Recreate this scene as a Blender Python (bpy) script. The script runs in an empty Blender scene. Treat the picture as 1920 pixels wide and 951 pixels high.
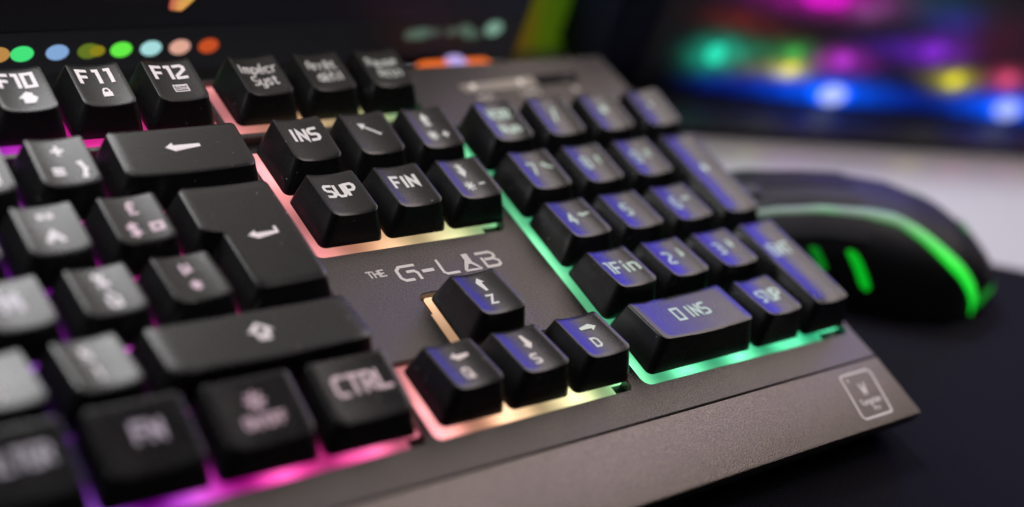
import bpy, bmesh, math, random
from mathutils import Vector, Matrix
from mathutils.geometry import tessellate_polygon
random.seed(4)
U = 0.01905                       # one key pitch in metres; all lengths below are in key pitches
TH = math.radians(4.0)            # tilt of the keyboard on its feet
RX = Matrix.Rotation(TH, 4, 'X')
P0 = Vector((0, -1.6, -.65))
sc = bpy.context.scene
col = sc.collection

# ------------------------------------------------------------------ camera
cam_d = bpy.data.cameras.new('camera'); cam = bpy.data.objects.new('camera', cam_d); col.objects.link(cam)
right = Vector((0.7786792947, -0.5459982517, 0.3091026773))
up = Vector((0.1313575555, 0.6236053019, 0.7706241756))
back = -Vector((-0.613517521, -0.5594661174, 0.5573095323)) * -1
cam.matrix_world = Matrix(((right.x, up.x, back.x, 6.4608705*U), (right.y, up.y, back.y, -6.4687336*U),
                           (right.z, up.z, back.z, 11.3639511*U), (0, 0, 0, 1)))
cam_d.sensor_width = 36; cam_d.lens = 2630.9/1920*36
cam_d.clip_start = .01; cam_d.clip_end = 50
cam_d.dof.use_dof = True; cam_d.dof.focus_distance = 17.8*U; cam_d.dof.aperture_fstop = 3.6
cam_d.dof.aperture_blades = 0
sc.camera = cam
# ------------------------------------------------------------------ world, exposure
w = bpy.data.worlds.new('World'); sc.world = w; w.use_nodes = True
bg = w.node_tree.nodes['Background']; bg.inputs[0].default_value = (.55, .5, .8, 1); bg.inputs[1].default_value = .012
sc.view_settings.view_transform = 'Standard'; sc.view_settings.look = 'None'
sc.view_settings.exposure = 0; sc.view_settings.gamma = 1
sc.cycles.max_bounces = 6; sc.cycles.sample_clamp_indirect = 4

# ------------------------------------------------------------------ lamps of the room, with added fill
def area(name, pos, target, sx, sy, radiance, color):
    l = bpy.data.lights.new(name, 'AREA'); l.shape = 'ELLIPSE'; l.size = sx*U; l.size_y = sy*U
    l.energy = radiance*math.pi*sx*sy*U*U*math.pi/4; l.color = color
    o = bpy.data.objects.new(name, l); col.objects.link(o)
    p = Vector(pos)*U; t = Vector(target)*U
    o.location = p; o.rotation_euler = (t-p).to_track_quat('-Z', 'Y').to_euler()
    return o
def along(origin, az, el, dist):
    a, e = math.radians(az), math.radians(el)
    return Vector(origin) + dist*Vector((math.cos(e)*math.cos(a), math.cos(e)*math.sin(a), math.sin(e)))
C0 = (19.5, 3.2, 1.2)
area('warm_room_lamp', along(C0, 15, 41, 34), C0, 40, 17, 3.7, (1, .87, .81))
area('blue_glow_lamp', along(C0, 33, 15, 30), C0, 15, 8, 7.5, (.11, .09, 1))
area('fill_lamp', along(C0, 175, 68, 36), C0, 5.5, 5.5, 20, (1, .92, .86))  # added diffuse fill, high on the left; no such lamp known
area('desk_fill_lamp', along((28, 4, 0), 108, 50, 32), (28, 4, 0), 7, 7, 72, (.84, .87, 1))  # added to brighten the pale desk; no such lamp known
area('white_screen_lamp', (10.8, 9.05, 5.4), (10.8, 0, 5.2), 8.4, 3.6, 7.0, (.97, .98, 1))

# ------------------------------------------------------------------ helpers
def link(name, me, mat, parent=None):
    o = bpy.data.objects.new(name, me); col.objects.link(o)
    if mat is not None: me.materials.append(mat)
    if parent is not None: o.parent = parent
    return o
def mesh(name, bm, mat, parent=None, smooth=True, origin=None, angle=None):
    """bm is in key pitches; origin (key pitches) becomes the object's own origin"""
    bmesh.ops.recalc_face_normals(bm, faces=bm.faces)
    o_ = Vector(origin) if origin is not None else Vector((0, 0, 0))
    for v in bm.verts: v.co = (v.co-o_)*U
    me = bpy.data.meshes.new(name); bm.to_mesh(me); bm.free()
    for p in me.polygons: p.use_smooth = smooth
    if smooth and angle is not None:
        me.set_sharp_from_angle(angle=math.radians(angle))
    o = link(name, me, mat, parent); o.location = o_*U
    return o
def empty(name, loc=(0, 0, 0), rot=(0, 0, 0)):
    o = bpy.data.objects.new(name, None); col.objects.link(o); o.empty_display_size = .02
    o.location = loc; o.rotation_euler = rot
    return o
def tag(o, label=None, cat=None, group=None, kind=None):
    if label: o['label'] = label
    if cat: o['category'] = cat
    if group: o['group'] = group
    if kind: o['kind'] = kind
    return o
def rounded(poly, rad, n=5):
    """rounded polygon, CCW; rad a number or one per corner"""
    if not isinstance(rad, (list, tuple)): rad = [rad]*len(poly)
    out = []
    for i, p in enumerate(poly):
        a = Vector(poly[i-1]); b = Vector(p); c = Vector(poly[(i+1) % len(poly)])
        r = rad[i]
        d1 = (a-b).normalized(); d2 = (c-b).normalized()
        ang = d1.angle(d2); t = r/math.tan(ang/2)
        t = min(t, (a-b).length*.49, (c-b).length*.49); rr = t*math.tan(ang/2)
        ctr = b+(d1+d2).normalized()*(rr/math.sin(ang/2))
        p1 = b+d1*t; p2 = b+d2*t
        a1 = math.atan2(p1.y-ctr.y, p1.x-ctr.x); a2 = math.atan2(p2.y-ctr.y, p2.x-ctr.x)
        da = (a2-a1+math.pi) % (2*math.pi)-math.pi
        for k in range(n+1):
            t_ = a1+da*k/n; out.append(Vector((ctr.x+rr*math.cos(t_), ctr.y+rr*math.sin(t_))))
    return out
def subdiv(l, counts_from=None, seg=.07):
    """extra points along long edges; counts_from gives the outline that sets how many"""
    ref = counts_from or l; out = []
    for i, p in enumerate(l):
        q = l[(i+1) % len(l)]; k = int((ref[(i+1) % len(l)]-ref[i]).length/seg)
        out.append(p)
        for j in range(1, k+1): out.append(p.lerp(q, j/(k+1)))
    return out
def loft(bm, rings, close_bottom=True, close_top=True):
    vs = [[bm.verts.new(p) for p in r] for r in rings]
    n = len(rings[0])
    for a, b in zip(vs, vs[1:]):
        for i in range(n): bm.faces.new((a[i], a[(i+1) % n], b[(i+1) % n], b[i]))
    if close_bottom: bm.faces.new(vs[0][::-1])
    if close_top: bm.faces.new(vs[-1])
    return vs
def rrect(x0, y0, x1, y1, r=.1, n=5): return rounded([(x0, y0), (x1, y0), (x1, y1), (x0, y1)], r, n)
def box(bm, x0, y0, z0, x1, y1, z1, r=.05, b=.02):
    o = rrect(x0, y0, x1, y1, r, 4); i = rrect(x0+b, y0+b, x1-b, y1-b, max(r-b, .002), 4)
    f = lambda l, z: [Vector((p.x, p.y, z)) for p in l]
    loft(bm, [f(i, z0), f(o, z0+b), f(o, z1-b), f(i, z1)])

# ------------------------------------------------------------------ materials
def nodes(name):
    m = bpy.data.materials.new(name); m.use_nodes = True
    nt = m.node_tree; return m, nt, nt.nodes['Principled BSDF']
def N(nt, kind, **kw):
    n = nt.nodes.new(kind)
    for k, v in kw.items(): setattr(n, k, v)
    return n
def plain(name, color, rough=.5, metal=0, spec=.5, emit=None, strength=0, noise=0, scale=3000, coat=0):
    m, nt, b = nodes(name)
    b.inputs['Base Color'].default_value = (*color, 1); b.inputs['Roughness'].default_value = rough
    b.inputs['Metallic'].default_value = metal; b.inputs['Specular IOR Level'].default_value = spec
    b.inputs['Coat Weight'].default_value = coat
    if coat == 1: b.inputs['Coat Roughness'].default_value = .16
    if emit: b.inputs['Emission Color'].default_value = (*emit, 1); b.inputs['Emission Strength'].default_value = strength
    if noise:
        tc = N(nt, 'ShaderNodeTexCoord'); t = N(nt, 'ShaderNodeTexNoise'); t.inputs['Scale'].default_value = scale
        t.inputs['Detail'].default_value = 3
        bp = N(nt, 'ShaderNodeBump'); bp.inputs['Strength'].default_value = noise; bp.inputs['Distance'].default_value = .0001
        nt.links.new(tc.outputs['Object'], t.inputs['Vector']); nt.links.new(t.outputs['Fac'], bp.inputs['Height'])
        nt.links.new(bp.outputs['Normal'], b.inputs['Normal'])
    return m
def ramp(nt, stops):
    r = N(nt, 'ShaderNodeValToRGB'); e = r.color_ramp.elements
    while len(e) > 1: e.remove(e[-1])
    e[0].position = stops[0][0]; e[0].color = (*stops[0][1], 1)
    for p, c in stops[1:]:
        k = e.new(p); k.color = (*c, 1)
    return r
def grain_metal(name, base, rough, grain=.35):
    m, nt, b = nodes(name)
    tc = N(nt, 'ShaderNodeTexCoord')
    t = N(nt, 'ShaderNodeTexNoise'); t.inputs['Scale'].default_value = 2300; t.inputs['Detail'].default_value = 1
    v = N(nt, 'ShaderNodeTexVoronoi'); v.inputs['Scale'].default_value = 3500
    big = N(nt, 'ShaderNodeTexNoise'); big.inputs['Scale'].default_value = 28; big.inputs['Detail'].default_value = 4
    for q in (t, v, big): nt.links.new(tc.outputs['Object'], q.inputs['Vector'])
    mx = N(nt, 'ShaderNodeMix', data_type='RGBA'); mx.inputs[6].default_value = (*[c*.5 for c in base], 1); mx.inputs[7].default_value = (*[c*1.5 for c in base], 1)
    nt.links.new(t.outputs['Fac'], mx.inputs[0]); nt.links.new(mx.outputs[2], b.inputs['Base Color'])
    mr = N(nt, 'ShaderNodeMapRange'); mr.inputs['To Min'].default_value = rough-.05; mr.inputs['To Max'].default_value = rough+.05
    nt.links.new(big.outputs['Fac'], mr.inputs['Value']); nt.links.new(mr.outputs[0], b.inputs['Roughness'])
    bp = N(nt, 'ShaderNodeBump'); bp.inputs['Strength'].default_value = grain; bp.inputs['Distance'].default_value = .00022
    nt.links.new(v.outputs['Distance'], bp.inputs['Height']); nt.links.new(bp.outputs['Normal'], b.inputs['Normal'])
    b.inputs['Metallic'].default_value = 1
    return m
M = {}
M['plate'] = grain_metal('plate_metal', (.122, .113, .112), .46)
M['palm'] = grain_metal('palm_rest_metal', (.205, .182, .168), .45)
M['chassis'] = plain('black_chassis_plastic', (.012, .012, .013), .55, noise=.2)
M['tray'] = plain('dark_tray_plastic', (.02, .02, .022), .35)
M['print'] = plain('grey_print_ink', (.80, .76, .74), .6)
M['palmprint'] = plain('pale_print_ink', (.80, .74, .70), .55)

def keymat():
    m, nt, b = nodes('black_keycap_plastic')
    tc = N(nt, 'ShaderNodeTexCoord'); geo = N(nt, 'ShaderNodeNewGeometry')
    t = N(nt, 'ShaderNodeTexNoise'); t.inputs['Scale'].default_value = 5200; t.inputs['Detail'].default_value = 2
    nt.links.new(geo.outputs['Position'], t.inputs['Vector'])
    bp = N(nt, 'ShaderNodeBump'); bp.inputs['Strength'].default_value = .3; bp.inputs['Distance'].default_value = .00006
    nt.links.new(t.outputs['Fac'], bp.inputs['Height']); nt.links.new(bp.outputs['Normal'], b.inputs['Normal'])
    # fingerprint-like change of gloss
    g = N(nt, 'ShaderNodeTexNoise'); g.inputs['Scale'].default_value = 160; g.inputs['Detail'].default_value = 5
    nt.links.new(geo.outputs['Position'], g.inputs['Vector'])
    mr = N(nt, 'ShaderNodeMapRange'); mr.inputs['From Min'].default_value = .3; mr.inputs['From Max'].default_value = .7
    mr.inputs['To Min'].default_value = .25; mr.inputs['To Max'].default_value = .31
    nt.links.new(g.outputs['Fac'], mr.inputs['Value']); nt.links.new(mr.outputs[0], b.inputs['Roughness'])
    # specks of dust
    v = N(nt, 'ShaderNodeTexVoronoi'); v.inputs['Scale'].default_value = 520; v.inputs['Randomness'].default_value = 1
    nt.links.new(geo.outputs['Position'], v.inputs['Vector'])
    sep = N(nt, 'ShaderNodeSeparateColor'); nt.links.new(v.outputs['Color'], sep.inputs[0])
    thr = N(nt, 'ShaderNodeMath', operation='MULTIPLY'); thr.inputs[1].default_value = .09
    pw = N(nt, 'ShaderNodeMath', operation='POWER'); pw.inputs[1].default_value = 2.6
    nt.links.new(sep.outputs[0], pw.inputs[0]); nt.links.new(pw.outputs[0], thr.inputs[0])
    lt = N(nt, 'ShaderNodeMath', operation='LESS_THAN'); nt.links.new(v.outputs['Distance'], lt.inputs[0]); nt.links.new(thr.outputs[0], lt.inputs[1])
    mx = N(nt, 'ShaderNodeMix', data_type='RGBA'); mx.inputs[6].default_value = (.009, .009, .010, 1); mx.inputs[7].default_value = (.45, .43, .42, 1)
    nt.links.new(lt.outputs[0], mx.inputs[0]); nt.links.new(mx.outputs[2], b.inputs['Base Color'])
    return m
M['key'] = keymat()

# colour of the backlight across the board (x in key pitches), linear
STOPS = [(9, (.05, .0, .36)), (11.2, (.15, .0, .42)), (12.2, (.46, .0, .56)), (13.2, (1.0, .012, .40)), (14.3, (1.0, .06, .34)), (15.2, (1.0, .28, .33)),
         (16.0, (1.0, .48, .27)), (16.9, (1.0, .76, .40)), (17.6, (.86, .95, .45)), (18.2, (.25, .95, .42)), (18.8, (.14, .88, .42)), (22.5, (.05, .90, .42))]
def bl_color(x):
    for (a, ca), (b, cb) in zip(STOPS, STOPS[1:]):
        if x <= b:
            t = max(0, (x-a)/(b-a)); return tuple(p+(q-p)*t for p, q in zip(ca, cb))
    return STOPS[-1][1]
def backlight():
    m, nt, b = nodes('backlight_diffuser')
    tc = N(nt, 'ShaderNodeTexCoord'); s = N(nt, 'ShaderNodeSeparateXYZ'); nt.links.new(tc.outputs['Object'], s.inputs[0])
    mr = N(nt, 'ShaderNodeMapRange'); mr.inputs['From Max'].default_value = 23*U
    nt.links.new(s.outputs[0], mr.inputs['Value'])
    r = ramp(nt, [(a/23, c) for a, c in STOPS]); nt.links.new(mr.outputs[0], r.inputs[0])
    # the light source spots under the diffuser
    def wave(sock, period, phase):
        a = N(nt, 'ShaderNodeMath', operation='MULTIPLY'); a.inputs[1].default_value = 2*math.pi/(period*U)
        nt.links.new(sock, a.inputs[0])
        b_ = N(nt, 'ShaderNodeMath', operation='ADD'); b_.inputs[1].default_value = phase; nt.links.new(a.outputs[0], b_.inputs[0])
        c = N(nt, 'ShaderNodeMath', operation='SINE'); nt.links.new(b_.outputs[0], c.inputs[0])
        d = N(nt, 'ShaderNodeMath', operation='MULTIPLY_ADD'); d.inputs[1].default_value = .5; d.inputs[2].default_value = .5
        nt.links.new(c.outputs[0], d.inputs[0]); return d.outputs[0]
    wx = wave(s.outputs[0], 1.0, -.4); wy = wave(s.outputs[1], 2.3, 1.1)
    mu = N(nt, 'ShaderNodeMath', operation='MULTIPLY'); nt.links.new(wx, mu.inputs[0]); nt.links.new(wy, mu.inputs[1])
    nz = N(nt, 'ShaderNodeTexNoise'); nz.inputs['Scale'].default_value = 90; nt.links.new(tc.outputs['Object'], nz.inputs['Vector'])
    st = N(nt, 'ShaderNodeMath', operation='MULTIPLY_ADD'); st.inputs[1].default_value = 1.15; st.inputs[2].default_value = .45
    mu2 = N(nt, 'ShaderNodeMath', operation='MULTIPLY'); nt.links.new(mu.outputs[0], mu2.inputs[0])
    n2 = N(nt, 'ShaderNodeMath', operation='MULTIPLY'); n2.inputs[1].default_value = 2; nt.links.new(nz.outputs['Fac'], n2.inputs[0])
    nt.links.new(n2.outputs[0], mu2.inputs[1]); nt.links.new(mu2.outputs[0], st.inputs[0])
    # hotter spots wash out to white, as an over-exposed lamp does
    ws = N(nt, 'ShaderNodeMix', data_type='RGBA'); ws.inputs[7].default_value = (1, .95, .9, 1)
    wf = N(nt, 'ShaderNodeMath', operation='MULTIPLY_ADD'); wf.inputs[1].default_value = .07; wf.inputs[2].default_value = .0; wf.use_clamp = True
    nt.links.new(mu2.outputs[0], wf.inputs[0]); nt.links.new(wf.outputs[0], ws.inputs[0]); nt.links.new(r.outputs[0], ws.inputs[6])
    nt.links.new(ws.outputs[2], b.inputs['Emission Color']); nt.links.new(st.outputs[0], b.inputs['Emission Strength'])
    b.inputs['Base Color'].default_value = (.08, .08, .08, 1); b.inputs['Roughness'].default_value = .6; b.inputs['Specular IOR Level'].default_value = .1
    return m
M['light'] = backlight()
_lm = {}
def legend_mat(x, row):
    """translucent legend, lit from below by the backlight of its place"""
    k = (round(x), row == 0)
    if k not in _lm:
        c = bl_color(x)
        g = sum(c)/3
        mixw = .85 if row == 5 else (.66 if x > 13.6 else .45)
        c2 = tuple(v*(1-mixw)+mixw*.62 for v in c)
        if x > 18.3: st = .46
        elif x > 15: st = .50
        elif row == 5: st = .62
        elif x > 13.6: st = .40
        else: st = .24 if row == 0 else (.34 if row > 1 else .12)
        _lm[k] = plain('lit_legend', (.42, .42, .42), .5, emit=c2, strength=st)
    return _lm[k]

# ------------------------------------------------------------------ stroke lettering
def _p(s): return [[tuple(float(v) for v in q.split(',')) for q in l.split()] for l in s.split('|')]
G = {  # cell 4 wide, 6 high
 'A': _p('0,0 0,4.6 1.2,6 2.8,6 4,4.6 4,0|0,2.6 4,2.6'), 'B': _p('0,3.2 3.2,3.2 4,4 4,5.2 3.2,6 0,6 0,0 3.2,0 4,.8 4,2.4 3.2,3.2'),
 'C': _p('4,6 1,6 0,5 0,1 1,0 4,0'), 'D': _p('0,0 0,6 2.8,6 4,4.8 4,1.2 2.8,0 0,0'), 'E': _p('4,6 0,6 0,0 4,0|0,3.1 3.4,3.1'),
 'F': _p('4,6 0,6 0,0|0,3 3.2,3'), 'G': _p('4,6 1,6 0,5 0,1 1,0 4,0 4,2.8 2.2,2.8'), 'H': _p('0,0 0,6|4,0 4,6|0,3 4,3'),
 'I': _p('1,0 1,6'), 'K': _p('0,0 0,6|4,6 0,2.6|1.4,3.6 4,0'), 'L': _p('0,6 0,0 4,0'), 'M': _p('0,0 0,6 2.2,2.6 4.4,6 4.4,0'),
 'N': _p('0,0 0,6 4,0 4,6'), 'O': _p('1,0 0,1 0,5 1,6 3,6 4,5 4,1 3,0 1,0'), 'P': _p('0,0 0,6 3,6 4,5 4,3.6 3,2.6 0,2.6'),
 'Q': _p('1,0 0,1 0,5 1,6 3,6 4,5 4,1 3,0 1,0|2.6,1.8 4.3,-.4'), 'R': _p('0,0 0,6 3,6 4,5 4,3.7 3,2.8 0,2.8|2,2.8 4,0'),
 'S': _p('4,6 1,6 0,5.2 0,3.8 .8,3.1 3.2,2.9 4,2.2 4,.8 3,0 0,0'), 'T': _p('-.2,6 4.2,6|2,6 2,0'), 'U': _p('0,6 0,1 1,0 3,0 4,1 4,6'),
 'V': _p('0,6 2,0 4,6'), 'W': _p('0,6 1.1,0 2.4,4 3.7,0 4.8,6'), 'Z': _p('0,6 4,6 0,0 4,0'), 'Y': _p('0,6 2,3 4,6|2,3 2,0'),
 '0': _p('0,0 0,6 4,6 4,0 0,0'), '1': _p('.2,6 1.8,6 1.8,0'), '2': _p('0,6 3,6 4,5.2 4,3.8 0,1.2 0,0 4,0'),
 '3': _p('0,6 3.2,6 4,5.2 4,3.8 3.2,3 .8,3|3.2,3 4,2.2 4,.8 3.2,0 0,0'), '4': _p('3,0 3,6 0,2 4.4,2'), '5': _p('4,6 .4,6 0,3.2 3.2,3.4 4,2.6 4,.8 3.2,0 0,0'),
 '6': _p('4,6 1,6 0,5 0,.8 .8,0 3.2,0 4,.8 4,2.6 3.2,3.3 0,3.3'), '7': _p('0,6 4,6 4,5 2,0'), '8': _p('.8,3.1 0,3.8 0,5.2 .8,6 3.2,6 4,5.2 4,3.8 3.2,3.1 .8,3.1 0,2.3 0,.8 .8,0 3.2,0 4,.8 4,2.3 3.2,3.1'),
 '9': _p('0,0 3,0 4,1 4,5.2 3.2,6 .8,6 0,5.2 0,3.5 .8,2.8 4,2.8'), '-': _p('.4,3 3.6,3'), '/': _p('.6,-.4 3.4,6.4'), '.': _p('1,0 1,.7'),
 "'": _p('1,5.4 1.4,6.8'), ':': _p('1,1 1,1.6|1,3.6 1,4.2'), ';': _p('1,3.6 1,4.2|1.2,1.6 .6,-.2'), '+': _p('0,3 4,3|2,1 2,5'), '=': _p('0,2 4,2|0,4 4,4'),
 '%': _p('.4,0 3.6,6|0,4.4 0,5.8 1.2,5.8 1.2,4.4 0,4.4|2.8,.2 2.8,1.6 4,1.6 4,.2 2.8,.2'), '$': _p('4,5.2 1,5.2 0,4.5 .6,3.2 3.4,2.8 4,1.6 3,.8 0,.8|2,-.2 2,6.2'),
 '£': _p('4,5.2 3,6 1.8,6 1,5 1,0 .2,0 4,0|0,3 3,3'), '^': _p('0,3.4 2,6 4,3.4'), '"': _p('.6,5 1.2,5|2.8,5 3.4,5'), '!': _p('1,6 1,2|1,0 1,.6'),
 '*': _p('2,1 2,5|.3,2 3.7,4|.3,4 3.7,2'), ')': _p('0,6 1.2,4.6 1.2,1.4 0,0'), ']': _p('0,6 1.4,6 1.4,0 0,0'), '}': _p('0,6 1,6 1.3,4 2.2,3 1.3,2 1,0 0,0'),
 '?': _p('0,6 3,6 4,5 4,4 2,2.8 2,1.8|2,0 2,.5'), 'µ': _p('0,-1.6 0,4|0,1 .8,0 2.6,0 3.4,1 3.4,4|3.4,1 4,0'), '§': _p('3.4,6 .6,6 .2,4.6 3.6,2.8 3.4,1.4|.4,4.2 .4,2.6 3.4,1.4 3.4,0 .4,0'),
 'a': _p('.4,4 3,4 3.6,3.4 3.6,0 .8,0 0,.6 0,1.8 .8,2.4 3.6,2.4'), 'c': _p('3.6,4 .8,4 0,3.2 0,.8 .8,0 3.6,0'), 'd': _p('3.6,6 3.6,0 .8,0 0,.8 0,3.2 .8,4 3.6,4'),
 'e': _p('0,2.1 3.6,2.1 3.6,3.2 2.8,4 .8,4 0,3.2 0,.8 .8,0 3.4,0'), 'é': _p('0,2.1 3.6,2.1 3.6,3.2 2.8,4 .8,4 0,3.2 0,.8 .8,0 3.4,0|1.4,5.1 2.8,6.6'),
 'ê': _p('0,2.1 3.6,2.1 3.6,3.2 2.8,4 .8,4 0,3.2 0,.8 .8,0 3.4,0|.4,5.1 1.8,6.4 3.2,5.1'), 'f': _p('2.6,6 1.6,6 1,5.4 1,0|0,4 2.4,4'),
 'g': _p('3.6,4 .8,4 0,3.2 0,.8 .8,0 3.6,0|3.6,4 3.6,-1.2 2.8,-2 .4,-2'), 'i': _p('.8,0 .8,4|.8,5.4 .8,6.1'), 'l': _p('.8,6 .8,0'),
 'm': _p('0,0 0,4 4.2,4 5,3.2 5,0|2.5,4 2.5,0'), 'n': _p('0,0 0,4 2.8,4 3.6,3.2 3.6,0'), 'o': _p('.8,0 0,.8 0,3.2 .8,4 2.8,4 3.6,3.2 3.6,.8 2.8,0 .8,0'),
 'p': _p('0,-2 0,4 2.8,4 3.6,3.2 3.6,.8 2.8,0 0,0'), 'r': _p('0,0 0,4 2.8,4'), 's': _p('3.4,4 .6,4 0,3.4 .4,2.3 3,1.8 3.4,.8 2.8,0 0,0'),
 't': _p('1.2,5.6 1.2,.7 1.9,0 3,0|0,4 2.8,4'), 'u': _p('0,4 0,.8 .8,0 3.6,0 3.6,4'), 'ù': _p('0,4 0,.8 .8,0 3.6,0 3.6,4|1,6.6 2.4,5.2'),
 'y': _p('0,4 0,.8 .8,0 3.6,0|3.6,4 3.6,-1.2 2.8,-2 .4,-2'), ' ': []}
WID = {'I': 2, 'i': 1.6, 'l': 1.6, '1': 2.2, 'M': 4.4, 'W': 4.8, 'm': 5, '.': 1.6, "'": 1.8, ':': 2, ';': 2, '!': 2, ')': 1.4, ']': 1.6, '}': 2.2, 'f': 2.6, 't': 3, 'r': 2.8, ' ': 2, '-': 4,
       'a': 3.6, 'c': 3.6, 'd': 3.6, 'e': 3.6, 'é': 3.6, 'ê': 3.6, 'g': 3.6, 'n': 3.6, 'o': 3.6, 'p': 3.6, 's': 3.4, 'u': 3.6, 'ù': 3.6, 'y': 3.6}
def text(s, cx, cy, h, wf=.8, wt=.9, gap=1.5, skew=0):
    """list of strokes (points, half width); h = cap height; wf = width factor; wt = stroke weight in cells"""
    k = h/6; tot = sum(WID.get(c, 4) for c in s)+gap*(len(s)-1); x = -tot/2; out = []
    for c in s:
        for pl in G[c]:
            out.append(([(cx+((x+a)*wf+skew*(b-3))*k, cy+(b-3)*k) for a, b in pl], wt*k/2*1.15))
        x += WID.get(c, 4)+gap
    return out
def stroke(pts, hw): return [(pts, hw)]
def circle(cx, cy, r, hw, n=16): return [([(cx+r*math.cos(2*math.pi*i/n), cy+r*math.sin(2*math.pi*i/n)) for i in range(n+1)], hw)]
def arrow(cx, cy, L, ang, hw=.022, hh=.075, hl=.11):
    """solid arrow polygon of length L pointing along ang (degrees)"""
    P = [(-L/2, -hw), (L/2-hl, -hw), (L/2-hl, -hh), (L/2, 0), (L/2-hl, hh), (L/2-hl, hw), (-L/2, hw)]
    a = math.radians(ang); return [('poly', [(cx+x*math.cos(a)-y*math.sin(a), cy+x*math.sin(a)+y*math.cos(a)) for x, y in P])]
def ret_arrow(cx, cy, L):
    return arrow(cx, cy, L, 180, .02, .07, .11)+stroke([(cx+L/2-.016, cy-.01), (cx+L/2-.016, cy+.085)], .018)
def shift_arrow(cx, cy, s):
    return stroke([(cx+a*s, cy+b*s) for a, b in [(0, 1), (1, .1), (.5, .1), (.5, -.6), (-.5, -.6), (-.5, .1), (-1, .1), (0, 1)]], .022)+stroke([(cx-.5*s, cy-1*s), (cx+.5*s, cy-1*s)], .02)
def sun(cx, cy, r, hw=.018, n=8):
    o = circle(cx, cy, r*.5, hw, 14)
    for i in range(n):
        a = 2*math.pi*i/n; o += stroke([(cx+math.cos(a)*r*.72, cy+math.sin(a)*r*.72), (cx+math.cos(a)*r*1.08, cy+math.sin(a)*r*1.08)], hw*.8)
    return o
def spark(cx, cy, r, hw=.012):
    o = []
    for i in range(4):
        a = math.pi*i/4; o += stroke([(cx-math.cos(a)*r, cy-math.sin(a)*r), (cx+math.cos(a)*r, cy+math.sin(a)*r)], hw)
    return o+[('poly', [(cx+.42*r*math.cos(math.pi*i/4), cy+.42*r*math.sin(math.pi*i/4)) for i in range(8)])]
def page_arrow(cx, cy, s, d):
    o = arrow(cx, cy, s, 90*d, s*.045, s*.26, s*.42)
    for k in (-.36, -.17, .02): o += stroke([(cx-s*.20, cy+d*k*s), (cx+s*.20, cy+d*k*s)], s*.038)
    return o
def lock(cx, cy, s):
    return [('poly', [(cx-s, cy-s*.9), (cx+s, cy-s*.9), (cx+s, cy+s*.4), (cx-s, cy+s*.4)])]+stroke([(cx-s*.62, cy+s*.35), (cx-s*.62, cy+s*.95), (cx-s*.3, cy+s*1.4), (cx+s*.3, cy+s*1.4), (cx+s*.62, cy+s*.95), (cx+s*.62, cy+s*.35)], s*.2)
def house(cx, cy, s):
    return [('poly', [(cx+a*s, cy+b*s) for a, b in [(-.66, -.95), (-.2, -.95), (-.2, -.3), (.2, -.3), (.2, -.95), (.66, -.95), (.66, -.1), (1.2, -.1), (.72, .38), (.72, .85), (.45, .85), (.45, .62), (0, 1.05), (-1.2, -.1), (-.66, -.1)]])]
def calc(cx, cy, s):
    o = stroke([(cx-1.3*s, cy-.8*s), (cx+1.3*s, cy-.8*s), (cx+1.3*s, cy+.8*s), (cx-1.3*s, cy+.8*s), (cx-1.3*s, cy-.8*s)], s*.11)
    for r in range(3):
        for c in range(5 if r else 1):
            if r: o += stroke([(cx+(-.95+c*.45)*s, cy+(-.42+r*.36-.2)*s), (cx+(-.72+c*.45)*s, cy+(-.42+r*.36-.2)*s)], s*.11)
            else: o += stroke([(cx-.9*s, cy+.52*s), (cx+.95*s, cy+.52*s)], s*.1)
    return o
def ribbons(bm, items, zf, lift=.004):
    """every stroke becomes one flat mitred ribbon laid on the surface zf(x, y)"""
    n = 0
    for it in items:
        n += 1; dz = lift+.0006*(n % 7)
        if it[0] == 'poly':
            vs = [bm.verts.new((x, y, zf(x, y)+dz+.002)) for x, y in it[1]]
            f = bm.faces.new(vs)
            if f.calc_area() > 0: bmesh.ops.triangulate(bm, faces=[f])
            continue
        pts, hw = it; P = [Vector(p) for p in pts]
        closed = (P[0]-P[-1]).length < 1e-6
        if closed: P = P[:-1]
        else:      # square ends stick out by a part of the half width
            P[0] = P[0]+(P[0]-P[1]).normalized()*hw*.6; P[-1] = P[-1]+(P[-1]-P[-2]).normalized()*hw*.6
        Q = []
        m = len(P)
        for i in range(m):
            Q.append((P[i], i))
            if i < m-1 or closed:
                a, b = P[i], P[(i+1) % m]; k = int((b-a).length/.08)
                for j in range(1, k+1): Q.append((a.lerp(b, j/(k+1)), None))
        L = []; R_ = []
        mm = len(Q)
        for i, (p, _) in enumerate(Q):
            pa = Q[i-1][0] if (i > 0 or closed) else None; pb = Q[(i+1) % mm][0] if (i < mm-1 or closed) else None
            d1 = (p-pa).normalized() if pa is not None else None; d2 = (pb-p).normalized() if pb is not None else None
            if d1 is None: d1 = d2
            if d2 is None: d2 = d1
            n1 = Vector((-d1.y, d1.x)); n2 = Vector((-d2.y, d2.x)); s = n1+n2
            if s.length < .3: s = n1
            s.normalize(); k = min(hw/max(s.dot(n1), .35), hw*1.9)
            a = p+s*k; b = p-s*k
            L.append(bm.verts.new((a.x, a.y, zf(a.x, a.y)+dz))); R_.append(bm.verts.new((b.x, b.y, zf(b.x, b.y)+dz)))
        for i in range(mm if closed else mm-1):
            j = (i+1) % mm; bm.faces.new((L[i], R_[i], R_[j], L[j]))

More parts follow.
